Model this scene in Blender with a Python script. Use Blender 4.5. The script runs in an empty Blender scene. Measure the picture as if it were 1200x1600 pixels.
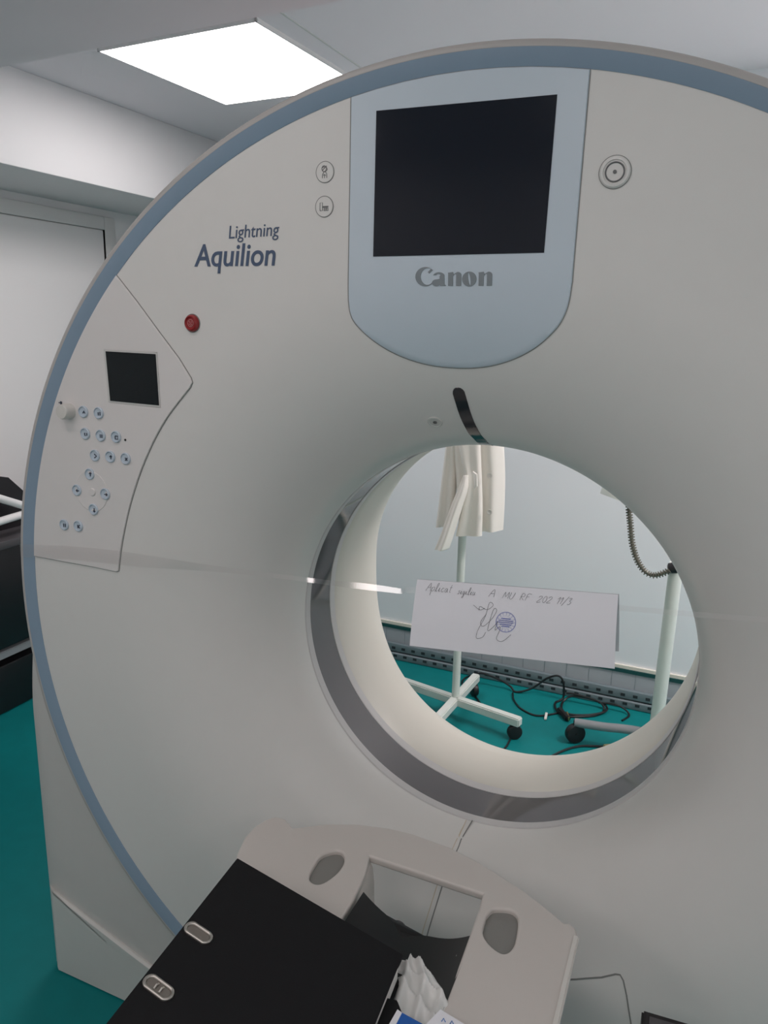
import bpy, bmesh, math, random
import numpy as np
from mathutils import Vector, Matrix, noise
random.seed(7)
C = bpy.context.scene.collection
PI = math.pi

# ------------------------------------------------------------------ camera model
F, YAW, PITCH, ROLL = 1202.0, .398, .2324, .0206
CAM = np.array([.359, -1.364, .589])
def cam_axes():
    cy, sy = math.cos(YAW), math.sin(YAW)
    f0 = np.array([-sy, cy, 0]); r0 = np.array([cy, sy, 0]); up = np.array([0, 0, 1.])
    f = f0*math.cos(PITCH)-up*math.sin(PITCH); u2 = up*math.cos(PITCH)+f0*math.sin(PITCH)
    r = r0*math.cos(ROLL)+u2*math.sin(ROLL); u = u2*math.cos(ROLL)-r0*math.sin(ROLL)
    return r, u, f
RR, UU, FF = cam_axes()
def ray(u, v): return (u-600)/F*RR-(v-800)/F*UU+FF
def aty(u, v, y): d = ray(u, v); return CAM+(y-CAM[1])/d[1]*d
def atz(u, v, z): d = ray(u, v); return CAM+(z-CAM[2])/d[2]*d
def atx(u, v, x): d = ray(u, v); return CAM+(x-CAM[0])/d[0]*d
def atplane(u, v, p, n): d = ray(u, v); return CAM+np.dot(np.array(p)-CAM, n)/np.dot(d, n)*d

cd = bpy.data.cameras.new('camera'); cam = bpy.data.objects.new('camera', cd); C.objects.link(cam)
cd.sensor_fit = 'HORIZONTAL'; cd.sensor_width = 36; cd.lens = 36*F/1200; cd.clip_start = .02
m = Matrix.Identity(4)
for i in range(3):
    m[i][0], m[i][1], m[i][2], m[i][3] = RR[i], UU[i], -FF[i], CAM[i]
cam.matrix_world = m
bpy.context.scene.camera = cam

# ------------------------------------------------------------------ materials
def lin(c): return tuple((x/12.92 if x <= .04045 else ((x+.055)/1.055)**2.4) for x in c)
def mat(name, col, rough=.5, metal=0., spec=.5, noise_amt=.0, nscale=30., bump=0., bscale=200., coat=0.):
    m = bpy.data.materials.new(name); m.use_nodes = True
    nt = m.node_tree; b = nt.nodes['Principled BSDF']
    b.inputs['Base Color'].default_value = (*col, 1); b.inputs['Roughness'].default_value = rough
    b.inputs['Metallic'].default_value = metal; b.inputs['Specular IOR Level'].default_value = spec
    b.inputs['Coat Weight'].default_value = coat; b.inputs['Coat Roughness'].default_value = .08
    tc = nt.nodes.new('ShaderNodeTexCoord')
    n = nt.nodes.new('ShaderNodeTexNoise'); n.inputs['Scale'].default_value = nscale; n.inputs['Detail'].default_value = 4
    nt.links.new(tc.outputs['Object'], n.inputs['Vector'])
    mx = nt.nodes.new('ShaderNodeMix'); mx.data_type = 'RGBA'
    mx.inputs['A'].default_value = (*[c*(1-noise_amt) for c in col], 1)
    mx.inputs['B'].default_value = (*[min(1, c*(1+noise_amt)) for c in col], 1)
    nt.links.new(n.outputs['Fac'], mx.inputs['Factor']); nt.links.new(mx.outputs['Result'], b.inputs['Base Color'])
    if bump:
        n2 = nt.nodes.new('ShaderNodeTexNoise'); n2.inputs['Scale'].default_value = bscale
        nt.links.new(tc.outputs['Object'], n2.inputs['Vector'])
        bp = nt.nodes.new('ShaderNodeBump'); bp.inputs['Strength'].default_value = bump; bp.inputs['Distance'].default_value = .002
        nt.links.new(n2.outputs['Fac'], bp.inputs['Height']); nt.links.new(bp.outputs['Normal'], b.inputs['Normal'])
    return m
def emit(name, col, s):
    m = bpy.data.materials.new(name); m.use_nodes = True; nt = m.node_tree
    b = nt.nodes['Principled BSDF']; b.inputs['Base Color'].default_value = (.9, .9, .9, 1)
    b.inputs['Emission Color'].default_value = (*col, 1); b.inputs['Emission Strength'].default_value = s
    return m
M = dict(
    cover=mat('warm_white_plastic', (.74, .725, .70), .38, noise_amt=.015, bump=.03, bscale=900),
    shell=mat('grey_white_plastic', (.60, .575, .555), .42, noise_amt=.02),
    wing=mat('light_grey_plastic', (.62, .615, .59), .42, noise_amt=.02),
    blue=mat('slate_blue_band', (.255, .345, .445), .4, noise_amt=.02),
    panel=mat('cool_white_panel', (.585, .665, .735), .28, noise_amt=.01),
    ctrl=mat('control_panel_plastic', (.745, .715, .70), .4, noise_amt=.015),
    screen=mat('black_screen_glass', (.008, .011, .019), .12, spec=.3),
    lcd=mat('dark_lcd', (.006, .010, .012), .2, spec=.3),
    gap=mat('panel_gap', (.25, .25, .24), .7),
    dark=mat('black_gap', (.02, .02, .02), .6),
    logo=mat('grey_lettering', (.24, .27, .29), .5),
    navy=mat('blue_lettering', (.07, .105, .18), .5),
    red=mat('red_button', (.30, .018, .02), .35),
    redmark=mat('red_button_mark', (.55, .25, .25), .5),
    btn=mat('pale_blue_button', (.52, .60, .68), .3),
    btnmark=mat('button_mark', (.05, .06, .09), .5),
    icon=mat('icon_grey', (.16, .16, .16), .5),
    flange=mat('bore_flange', (.60, .585, .58), .3),
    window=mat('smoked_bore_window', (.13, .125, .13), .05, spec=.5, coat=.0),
    liner=mat('bore_liner', (.70, .675, .605), .35, noise_amt=.01),
    slot=mat('laser_slot_glass', (.03, .03, .035), .1),
    wall=mat('wall_paint', (.82, .845, .88), .45, noise_amt=.012, nscale=6, bump=.05, bscale=300),
    wallleft=mat('left_wall_paint', (.78, .775, .78), .6, noise_amt=.01, nscale=5),
    ceil=mat('ceiling_paint', (.88, .835, .87), .8, noise_amt=.01, nscale=5),
    door=mat('door_laminate', (.80, .795, .79), .4),
    frame=mat('door_frame_paint', (.66, .66, .65), .5),
    floor=mat('teal_vinyl_floor', (.002, .19, .195), .55, spec=.25, noise_amt=.10, nscale=18, bump=.04, bscale=120),
    skirt=mat('grey_skirting', (.36, .39, .42), .6, noise_amt=.06, nscale=14),
    tray=mat('grey_cable_tray', (.17, .22, .24), .5, noise_amt=.05),
    trayhole=mat('tray_slot_dark', (.02, .03, .035), .8),
    tealdark=mat('teal_edge', (.01, .07, .07), .5),
    cream=mat('cream_edge', (.72, .70, .62), .5),
    whitemetal=mat('white_painted_steel', (.66, .70, .66), .35, noise_amt=.02),
    greymetal=mat('grey_steel_leg', (.27, .285, .30), .4),
    black=mat('black_rubber', (.010, .010, .012), .45),
    cable=mat('black_cable', (.008, .010, .012), .45),
    brass=mat('brass_plug', (.55, .45, .22), .3, metal=1),
    tag=mat('white_tag', (.75, .74, .70), .6),
    coat=mat('white_cotton', (.86, .83, .78), .85, noise_amt=.02, bump=.12, bscale=500),
    paper=mat('white_paper', (.80, .80, .84), .8, noise_amt=.005),
    pencil=mat('grey_ink', (.10, .10, .11), .7),
    ink=mat('blue_stamp_ink', (.26, .30, .62), .7),
    gooseneck=mat('ribbed_steel', (.17, .17, .14), .4, metal=.4),
    shroud=mat('beige_grey_shroud', (.60, .56, .525), .42, noise_amt=.015, bump=.03, bscale=900),
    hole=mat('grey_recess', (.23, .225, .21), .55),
    trim=mat('pale_edge_trim', (.66, .64, .60), .4),
    cradle=mat('black_carbon_cradle', (.007, .008, .009), .38, noise_amt=.1, nscale=8),
    binder=mat('black_binder_board', (.006, .006, .007), .6, spec=.25, noise_amt=.15, nscale=60, bump=.1, bscale=700),
    nickel=mat('nickel_eyelet', (.52, .49, .45), .38, metal=1),
    pages=mat('page_block', (.74, .73, .70), .8),
    bag=mat('white_plastic_bag', (.72, .72, .70), .3),
    bluepaper=mat('blue_cover', (.012, .11, .42), .45),
    bluetext=mat('blue_print', (.03, .18, .5), .6),
    cabinet=mat('black_desk', (.010, .008, .010), .35),
    deskedge=mat('dark_grey_edge', (.07, .065, .07), .4),
)
M['lamp'] = emit('lit_diffuser', (1., .93, .93), 9.5)
def tape_mat():
    m = bpy.data.materials.new('clear_tape'); m.use_nodes = True; nt = m.node_tree; nt.nodes.clear()
    o = nt.nodes.new('ShaderNodeOutputMaterial'); mx = nt.nodes.new('ShaderNodeMixShader')
    t = nt.nodes.new('ShaderNodeBsdfTransparent'); t.inputs[0].default_value = (.972, .955, .952, 1)
    g = nt.nodes.new('ShaderNodeBsdfGlossy'); g.inputs['Roughness'].default_value = .1; g.inputs[0].default_value = (1, 1, 1, 1)
    lw = nt.nodes.new('ShaderNodeLayerWeight'); pw = nt.nodes.new('ShaderNodeMath'); pw.operation = 'POWER'; pw.inputs[1].default_value = 4
    ad = nt.nodes.new('ShaderNodeMath'); ad.operation = 'MULTIPLY_ADD'; ad.inputs[1].default_value = .6; ad.inputs[2].default_value = .12
    nt.links.new(lw.outputs['Facing'], pw.inputs[0]); nt.links.new(pw.outputs[0], ad.inputs[0]); nt.links.new(ad.outputs[0], mx.inputs[0]); nt.links.new(t.outputs[0], mx.inputs[1]); nt.links.new(g.outputs[0], mx.inputs[2])
    nt.links.new(mx.outputs[0], o.inputs[0]); return m
M['tape'] = tape_mat()

# ------------------------------------------------------------------ mesh helpers
def obj(name, bm, m, parent=None, smooth=True, sharp=40):
    bmesh.ops.remove_doubles(bm, verts=bm.verts, dist=1e-6)
    bmesh.ops.recalc_face_normals(bm, faces=bm.faces)
    me = bpy.data.meshes.new(name); bm.to_mesh(me); bm.free()
    for mm in (m if isinstance(m, (list, tuple)) else [m]): me.materials.append(mm)
    if smooth:
        for p in me.polygons: p.use_smooth = True
        try: me.set_sharp_from_angle(angle=math.radians(sharp))
        except Exception: pass
    o = bpy.data.objects.new(name, me); C.objects.link(o)
    if parent: o.parent = parent
    return o
def empty(name, label, cat, group=None, loc=(0, 0, 0)):
    o = bpy.data.objects.new(name, None); C.objects.link(o); o.empty_display_size = .05
    o['label'] = label; o['category'] = cat
    if group: o['group'] = group
    return o
def tag(o, label, cat, group=None):
    o['label'] = label; o['category'] = cat
    if group: o['group'] = group
    return o
def struct(o): o['kind'] = 'structure'; return o
def NB(): return bmesh.new()
def grid_faces(bm, rows, closed=True):
    n = len(rows[0])
    for a, b in zip(rows, rows[1:]):
        for i in range(n if closed else n-1):
            j = (i+1) % n
            vs = [a[i], a[j], b[j], b[i]]
            if len(set(vs)) == 4: bm.faces.new(vs)
def loft(bm, sections, closed=True, caps=True):
    rows = [[bm.verts.new(tuple(p)) for p in s] for s in sections]
    grid_faces(bm, rows, closed)
    if caps and closed:
        bm.faces.new(rows[0][::-1]); bm.faces.new(rows[-1])
    return rows
def box(bm, x0, x1, y0, y1, z0, z1, bev=0., seg=2):
    r = bmesh.ops.create_cube(bm, size=1)
    vs = r['verts']
    for v in vs:
        v.co = Vector(((x0+x1)/2+v.co.x*(x1-x0), (y0+y1)/2+v.co.y*(y1-y0), (z0+z1)/2+v.co.z*(z1-z0)))
    if bev:
        es = list({e for v in vs for e in v.link_edges})
        bmesh.ops.bevel(bm, geom=es, offset=bev, segments=seg, affect='EDGES', profile=.5)
    return vs
def tube(bm, pts, r, n=12, caps=True):
    pts = [Vector(tuple(p)) for p in pts]
    rad = r if callable(r) else (lambda t: r)
    secs = []; up = None
    for i, p in enumerate(pts):
        d = (pts[min(i+1, len(pts)-1)]-pts[max(i-1, 0)]).normalized()
        if up is None:
            up = Vector((0, 0, 1)) if abs(d.z) < .9 else Vector((1, 0, 0))
        a = (up-d*up.dot(d)).normalized(); b = d.cross(a); up = a
        rr = rad(i/max(1, len(pts)-1))
        secs.append([p+a*(math.cos(2*PI*k/n)*rr)+b*(math.sin(2*PI*k/n)*rr) for k in range(n)])
    loft(bm, secs, True, caps)
def smooth_path(pts, n=8):
    P = [np.array(p, float) for p in pts]; P = [2*P[0]-P[1]]+P+[2*P[-1]-P[-2]]
    out = []
    for i in range(1, len(P)-2):
        for k in range(n):
            t = k/n
            out.append(.5*((2*P[i])+(P[i+1]-P[i-1])*t+(2*P[i-1]-5*P[i]+4*P[i+1]-P[i+2])*t*t+(3*P[i]-P[i-1]-3*P[i+1]+P[i+2])*t**3))
    out.append(P[-2]); return out
def bar(bm, a, b, w, h, bev=.002):
    a = Vector(tuple(a)); b = Vector(tuple(b)); d = (b-a); L = d.length; d.normalize()
    up = Vector((0, 0, 1)) if abs(d.z) < .9 else Vector((0, 1, 0))
    s = d.cross(up).normalized(); u = s.cross(d)
    vs = box(bm, -L/2, L/2, -w/2, w/2, -h/2, h/2)
    mt = Matrix((d, s, u)).transposed().to_4x4(); mt.translation = (a+b)/2
    es = list({e for v in vs for e in v.link_edges})
    bmesh.ops.transform(bm, matrix=mt, verts=vs)
    if bev: bmesh.ops.bevel(bm, geom=es, offset=bev, segments=2, affect='EDGES')
def lathe(bm, o, n, prof, seg=32, ex=None, sx=1.):
    o = Vector(tuple(o)); n = Vector(tuple(n)).normalized()
    ref = Vector(ex) if ex else (Vector((1, 0, 0)) if abs(n.x) < .9 else Vector((0, 0, 1)))
    a = (ref-n*ref.dot(n)).normalized(); b = n.cross(a)
    rows = []
    for r, h in prof:
        rows.append([bm.verts.new(o+n*h+a*(r*sx*math.cos(2*PI*k/seg))+b*(r*math.sin(2*PI*k/seg))) for k in range(seg)])
    grid_faces(bm, rows); bm.faces.new(rows[0]); bm.faces.new(rows[-1])
def fill2d(loops, extrude=.001, bevel=0.):
    """filled outline with holes in the XY plane -> bmesh"""
    cu = bpy.data.curves.new('outline', 'CURVE'); cu.dimensions = '2D'; cu.fill_mode = 'BOTH'
    cu.extrude = extrude; cu.bevel_depth = bevel; cu.bevel_resolution = 3
    for lp in loops:
        s = cu.splines.new('POLY'); s.points.add(len(lp)-1); s.use_cyclic_u = True
        for p, q in zip(s.points, lp): p.co = (q[0], q[1], 0, 1)
    o = bpy.data.objects.new('outline', cu); C.objects.link(o)
    me = bpy.data.meshes.new_from_object(o.evaluated_get(bpy.context.evaluated_depsgraph_get()))
    bm = NB(); bm.from_mesh(me)
    bpy.data.objects.remove(o); bpy.data.curves.remove(cu); bpy.data.meshes.remove(me)
    return bm
def textmesh(body, size, shear=0., offset=0., extrude=.0006, spacing=1.):
    cu = bpy.data.curves.new('lettering', 'FONT'); cu.body = body; cu.size = size; cu.shear = shear
    cu.offset = offset; cu.extrude = extrude; cu.space_character = spacing; cu.resolution_u = 6
    o = bpy.data.objects.new('lettering', cu); C.objects.link(o)
    me = bpy.data.meshes.new_from_object(o.evaluated_get(bpy.context.evaluated_depsgraph_get()))
    bm = NB(); bm.from_mesh(me)
    bpy.data.objects.remove(o); bpy.data.curves.remove(cu); bpy.data.meshes.remove(me)
    return bm
def xform(bm, mt): bmesh.ops.transform(bm, matrix=mt, verts=bm.verts); return bm

# ------------------------------------------------------------------ gantry surface
ZF = -.93                       # floor level; the bore axis is z = 0
YB, YP, RB, RP = -.01, -.235, .39, .70
def S(x, z):
    r = math.hypot(x, z)
    if r >= RP: return YP
    u = max(0., (r-RB)/(RP-RB)); t = math.sqrt(max(0, 1-(1-u)**2))
    return YB+(YP-YB)*t
def surf(u, v):
    y = YP
    for _ in range(60):
        p = aty(u, v, y); y2 = S(p[0], p[2]); y = y+.5*(y2-y)
    return aty(u, v, y)
def fr(x, z, off=0.):
    e = 1e-3; y = S(x, z)
    gx = (S(x+e, z)-S(x-e, z))/2/e; gz = (S(x, z+e)-S(x, z-e))/2/e
    n = Vector((gx, -1, gz)).normalized()
    ex = (Vector((1, 0, 0))-n*n.x).normalized(); ez = ex.cross(n)
    if ez.z < 0: ez = -ez
    return Vector((x, y, z))+n*off, n, ex, ez
def frm(x, z, off=0.):
    o, n, ex, ez = fr(x, z, off)
    mt = Matrix((ex, ez, n)).transposed().to_4x4(); mt.translation = o
    return mt
def onpx(u, v, off=0.): p = surf(u, v); return frm(p[0], p[2], off)
def dens(loop, step=.006, closed=True):
    out = []; n = len(loop)
    for i in range(n if closed else n-1):
        a = np.array(loop[i]); b = np.array(loop[(i+1) % n]); k = max(1, int(np.linalg.norm(b-a)/step))
        for j in range(k): out.append(tuple(a+(b-a)*j/k))
    if not closed: out.append(tuple(loop[-1]))
    return out
def patch(name, loop, off, m, parent, depth=.012, rings=24, bev=.0015):
    lp = np.array(dens(loop)); c = lp.mean(0)
    bm = NB(); rows = []
    def P(q, o): return (q[0], S(q[0], q[1])-o, q[1])
    rows.append([bm.verts.new(P(q, off-depth)) for q in lp])
    rows.append([bm.verts.new(P(q, off-bev)) for q in lp])
    L = np.abs(lp-c).max()
    for k in range(rings+1):
        s = 1-bev/L if k == 0 else (1-bev/L)*(1-k/(rings+1))
        rows.append([bm.verts.new(P(c+(q-c)*s, off)) for q in lp])
    grid_faces(bm, rows)
    cv = bm.verts.new(P(c, off)); r = rows[-1]
    for i in range(len(r)): bm.faces.new((r[i], r[(i+1) % len(r)], cv))
    return obj(name, bm, m, parent)
def strip(name, loop, w, off, m, parent, closed=True):
    """thin line lying on the cover"""
    lp = dens(loop, .006, closed); bm = NB(); secs = []
    n = len(lp)
    for i in range(n):
        a = np.array(lp[(i-1) % n if closed else max(i-1, 0)]); b = np.array(lp[(i+1) % n if closed else min(i+1, n-1)])
        d = (b-a)/max(1e-9, np.linalg.norm(b-a)); nn = np.array([-d[1], d[0]])*w/2; q = np.array(lp[i])
        l, r = q+nn, q-nn
        secs.append([(l[0], S(*l)+.003, l[1]), (l[0], S(*l)-off, l[1]), (r[0], S(*r)-off, r[1]), (r[0], S(*r)+.003, r[1])])
    if closed: secs.append(secs[0])
    loft(bm, secs, False, False)
    return obj(name, bm, m, parent, smooth=False)
def pxloop(pts): return [(p[0], p[2]) for p in (surf(*q) for q in pts)]

G = empty('scanner_gantry', 'large white ring-shaped scanner gantry with a slate blue band around its face', 'medical scanner')
N = 288
TH = [2*PI*i/N for i in range(N)]
ZC = .04                        # centre of the ring band
def lerp(a, b, t): return a+(b-a)*t
# front cover
bm = NB(); rows = []
rows.append([bm.verts.new(((RB+.012)*math.cos(t), .02, (RB+.012)*math.sin(t))) for t in TH])
rows.append([bm.verts.new(((RB+.0015)*math.cos(t), YB+.012, (RB+.0015)*math.sin(t))) for t in TH])
rows.append([bm.verts.new((RB*math.cos(t), YB+.003, RB*math.sin(t))) for t in TH])
K = 44
for k in range(K+1):
    s = k/K; s = s*s*(.45)+s*.55
    row = []
    for t in TH:
        rout = .9022; r = lerp(RB+.0005, rout, s); zc = ZC*s
        x, z = r*math.cos(t), zc+r*math.sin(t)
        row.append(bm.verts.new((x, S(x, z), z)))
    rows.append(row)
grid_faces(bm, rows); obj('front_cover', bm, M['cover'], G, sharp=60)
# ring band
def circ_row(bm, r0, kx, y): return [bm.verts.new(((r0+kx*abs(math.cos(t)))*math.cos(t), y, ZC+(r0+kx*abs(math.cos(t)))*math.sin(t))) for t in TH]
bm = NB(); grid_faces(bm, [circ_row(bm, .9022, 0, YP+.008), circ_row(bm, .9022, 0, YP-.001), circ_row(bm, .9035, 0, YP-.0015), circ_row(bm, .9225, 0, YP-.0105), circ_row(bm, .9235, 0, YP-.0105), circ_row(bm, .9235, 0, YP-.006)])
obj('blue_band', bm, M['blue'], G, sharp=50)
bm = NB(); grid_faces(bm, [circ_row(bm, .9237, 0, YP-.006), circ_row(bm, .9237, 0, YP-.0105), circ_row(bm, .927, 0, YP-.0108), circ_row(bm, .9308, 0, YP-.0095), circ_row(bm, .9338, 0, YP-.006), circ_row(bm, .9358, 0, YP+.001), circ_row(bm, .9368, 0, YP+.012), circ_row(bm, .9372, 0, YP+.03), circ_row(bm, .9372, 0, YP+.10)])
obj('face_rim', bm, mat('grey_rim_plastic', (.47, .45, .435), .42, noise_amt=.02), G, sharp=60)
# outer shell
XS = .966
def outline(t, inset=0.):
    c, s = math.cos(t), math.sin(t)
    R = .9365
    if s >= 0: p = ((R-inset)*c, ZC+(R-inset)*s)
    else:
        hz = (ZC-ZF)-.004; hx = XS
        for _ in range(4):
            k = min(hx/max(1e-6, abs(c)), hz/max(1e-6, -s)); q = min(1., -k*s/.30); hx = lerp(R, XS, q*q*(3-2*q))-inset
        p = (k*c, ZC+k*s)
    return p
def wy(x, z): return YP+.006+.02*max(0., abs(x)-.70)
THS = sorted(set(TH+[-math.atan2(ZC-ZF-.004, XS)+2*PI, PI+math.atan2(ZC-ZF-.004, XS)]))
bm = NB(); rows = []
def orow(y, inset=0., blend=None):
    r = []
    for t in THS:
        x, z = outline(t, inset); yy = y if y is not None else wy(x, z)
        r.append(bm.verts.new((x, yy, z)))
    return r
r0 = [bm.verts.new((.926*math.cos(t), YP+.006, ZC+.926*math.sin(t))) for t in THS]
def wing(f, inset, dy):
    r = []
    for t in THS:
        x1, z1 = outline(t, inset); rb = .926; x0, z0 = rb*math.cos(t), ZC+rb*math.sin(t)
        x, z = lerp(x0, x1, f), lerp(z0, z1, f); r.append(bm.verts.new((x, lerp(YP+.006, wy(x, z), f)+dy, z)))
    return r
rows = [r0]+[wing(f, .010, 0) for f in (.25, .5, .75, 1)]
rows += [wing(1, .005, .0035), wing(1, .0015, .010), wing(1, 0, .022), orow(-.12), orow(.0), orow(.5), orow(.54, .02), orow(.56, .06)]
grid_faces(bm, rows); obj('outer_shell', bm, M['shell'], G, sharp=50)
# rear cover with its own flare
bm = NB(); rows = []
def kk(t): return 1.05+4.0*max(0., -math.sin(t))**2
for k in range(30):
    s = k/29; row = []
    for t in TH:
        y = .27+.285*math.sin(s*PI/2) ; ry = .39+kk(t)*(.285*math.sin(s*PI/2))**2
        rmax = .45+.0*s
        r = ry+ (.80-ry)*max(0., (s-.55)/.45)**2
        row.append(bm.verts.new((r*math.cos(t), min(y, .555), r*math.sin(t)+.0)))
    rows.append(row)
rows.append([bm.verts.new((x, .557, z)) for x, z in [outline(t, .055) for t in TH]])
grid_faces(bm, rows); obj('rear_cover', bm, M['liner'], G, sharp=60)
# bore: flange, window, flange, liner
def bore(name, prof, m):
    bm = NB(); grid_faces(bm, [[bm.verts.new((r*math.cos(t), y, r*math.sin(t))) for t in TH] for y, r in prof])
    return obj(name, bm, m, G, sharp=30)
bore('bore_flange', [(.01, .402), (-.004, .395), (-.004, .390), (-.002, .3885), (.016, .3885), (.017, .3905), (.02, .392)], M['flange'])
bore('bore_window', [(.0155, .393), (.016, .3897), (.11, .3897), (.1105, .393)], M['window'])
bore('bore_flange', [(.106, .392), (.109, .3905), (.110, .3885), (.132, .3885), (.133, .3895), (.135, .392)], M['flange'])
bore('bore_liner', [(.130, .392), (.134, .3900), (.18, .3900), (.23, .3900), (.272, .3900)], M['liner'])
# foot plinth, slanted top edge, one on each side of the table
for sgn in (-1, 1):
    lp = [(-.969, ZF+.003), (-.969, -.700), (-.94, -.709), (-.80, -.757), (-.654, -.806), (-.45, -.875), (-.36, -.895), (-.30, -.90), (-.001, -.902), (-.001, ZF+.003)]
    d2 = dens(lp, .02); c = (-.62, -.86)
    cl_ = lambda q, m: (max(q[0], -m), q[1]-(.003 if m < .95 and q[1] > ZF+.02 else 0))
    def P(q, dy): return (q[0]*-sgn, wy(q[0], -1)-dy, q[1])
    ins = lambda q, k: (c[0]+(q[0]-c[0])*k, c[1]+(q[1]-c[1])*k)
    secs = [[P(q, -.10) for q in d2], [P(q, -.030) for q in d2], [P(cl_(q, .963), -.012) for q in d2], [P(cl_(q, .951), .004) for q in d2], [P(ins(cl_(q, .945), .988), .010) for q in d2], [P(ins(cl_(q, .945), .5), .010) for q in d2], [P(ins(cl_(q, .945), .1), .010) for q in d2]]
    bm = NB(); loft(bm, secs); obj('foot_plinth', bm, M['wing'], G, sharp=25)
# seam below the bore
seam = [(737, 1284), (733, 1292), (728, 1297), (717, 1322), (694, 1375), (683, 1410), (670, 1452), (655, 1510)]
strip('cover_seam', pxloop(seam), .0022, .0006, M['gap'], G, closed=False)
strip('cover_seam', pxloop([(u-9, v+2) for u, v in seam[1:]]), .0014, .0006, mat('pale_seam', (.62, .53, .40), .5), G, closed=False)
strip('cover_seam', pxloop([(875, 1531), (900, 1530), (940, 1527), (962, 1522), (969, 1523), (974, 1532), (979, 1555), (986, 1600), (990, 1640)]), .0025, .0006, M['gap'], G, closed=False)

# display panel
ploop = pxloop([(549, 153), (547, 300)]+[(q[0], q[1]) for q in smooth_path([(*p, 0) for p in [(545, 470), (548, 490), (556, 506), (575, 525), (600, 543), (630, 558), (665, 569), (700, 574), (735, 575), (770, 571), (805, 560), (835, 544), (860, 523), (877, 502), (888, 475), (894, 440)]], 5)])
top_r = surf(922, 112)
ploop += [(top_r[0], top_r[2])]
for u in (880, 830, 780, 730, 680, 630, 590):   # top edge follows the band
    p = surf(u, 110); a = p[0]; ploop.append((a, ZC+math.sqrt(.9018**2-a*a)))
ploop[-8] = (ploop[-8][0], ZC+math.sqrt(.9018**2-ploop[-8][0]**2)); ploop[0] = (ploop[0][0], ZC+math.sqrt(.9018**2-ploop[0][0]**2))
DP = patch('display_panel', ploop, .002, M['panel'], G)
DP['label'] = 'cool white display panel'
strip('panel_gap', ploop, .0026, .0006, M['gap'], DP)
def quad(name, pts, off, m, parent, depth=.006, bev=.001):
    """flat slab from four pixels, lying on the plane of the cover"""
    P4 = [aty(u, v, YP-off) for u, v in pts]
    bm = NB(); a = [bm.verts.new((p[0], YP-off, p[2])) for p in P4]; b = [bm.verts.new((p[0], YP-off+depth, p[2])) for p in P4]
    grid_faces(bm, [a, b]); f = bm.faces.new(a); bm.faces.new(b)
    bmesh.ops.bevel(bm, geom=list(f.edges), offset=bev, segments=2, affect='EDGES')
    return obj(name, bm, m, parent)
quad('screen', [(587, 172), (872, 146), (851, 396), (582, 402)], .0028, M['screen'], DP)
# logo on the panel, shapes drawn as filled outlines (unit: letter height)
def ell(cx, cy, rx, ry, a0=0, a1=360, n=40, tilt=0):
    o = []; ct, st = math.cos(tilt), math.sin(tilt)
    for i in range(n+1):
        a = math.radians(a0+(a1-a0)*i/n); x, y = rx*math.cos(a), ry*math.sin(a); o.append((cx+x*ct-y*st, cy+x*st+y*ct))
    return o
def letters():
    L = []
    # C : thick left, thin bottom, wedge terminal
    L.append(ell(.52, .60, .52, .62, 40, 325, 50)+ell(.64, .61, .36, .54, 325, 62, 40)[0:]+[(.66, .90), (.72, .80), (.86, .97)])
    # a
    x = 1.10
    L.append([(x+.08, .72)]+ell(x+.38, .62, .32, .26, 165, 20, 16)+[(x+.70, .10), (x+.80, .0), (x+.46, .0), (x+.42, .08)]+ell(x+.24, .20, .24, .22, 300, 90, 20)+[(x+.42, .45), (x+.42, .62)]+ell(x+.34, .64, .14, .14, 20, 150, 8))
    # n
    def n_(x): return [(x, .0), (x+.30, .0), (x+.30, .62), (x+.42, .76), (x+.50, .70), (x+.50, 0), (x+.82, 0), (x+.82, .66)]+ell(x+.62, .68, .20, .20, 0, 110, 8)+[(x+.34, .74), (x+.30, .88), (x-.02, .84), (x, .76)]
    L.append(n_(2.10)); L.append(n_(4.0))
    # o with leaf counter
    x = 3.0
    L.append([[*ell(x+.42, .43, .44, .47)[:-1]], ell(x+.42, .44, .07, .40, tilt=.16)[:-1]])
    L[0] = [(x*1.22, y) for x, y in L[0]]; L[1] = [(1.10+(x-1.10)*1.14-.02, y) for x, y in L[1]]
    return L
bm = NB()
a = surf(650, 447); b = surf(770, 443); hgt = (b[0]-a[0])/4.84
for lt in letters():
    loops = lt if isinstance(lt[0], list) else [lt]
    b2 = fill2d(loops, .0004); me = bpy.data.meshes.new('t'); b2.to_mesh(me); b2.free(); bm.from_mesh(me); bpy.data.meshes.remove(me)
for v in bm.verts:
    X = a[0]+v.co.x*hgt; Z = a[2]+v.co.y*hgt*.90
    v.co = Vector((X, S(X, Z)-.0025-v.co.z, Z))
obj('logo_lettering', bm, M['logo'], DP, smooth=False)

# icons, lamps and buttons on the cover
def lathe_on(name, u, v, prof, m, parent, off=0., seg=32):
    p = surf(u, v); o, n, ex, ez = fr(p[0], p[2], off); bm = NB(); lathe(bm, o, n, prof, seg); return obj(name, bm, m, parent, sharp=25)
def strokes(name, u, v, lines, scale, r, m, parent, off):
    mt = onpx(u, v, off); bm = NB()
    for ln in lines:
        tube(bm, [mt @ Vector((x*scale, y*scale, 0)) for x, y in ln], r, 6)
    return obj(name, bm, m, parent)
def ringp(r, w, h): return [(r-w, -.002), (r-w, h*.6), (r-w*.6, h), (r-w*.3, h), (r, h*.5), (r, -.002)]
def ring_on(name, u, v, r, w, h, m, parent, off=0., seg=36):
    p = surf(u, v); o, n, ex, ez = fr(p[0], p[2], off); bm = NB()
    rows = [[bm.verts.new(o+n*hh+ex*(rr*math.cos(2*PI*k/seg))+ez*(rr*math.sin(2*PI*k/seg))) for k in range(seg)] for rr, hh in ringp(r, w, h)]
    grid_faces(bm, rows); return obj(name, bm, m, parent, sharp=25)
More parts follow.
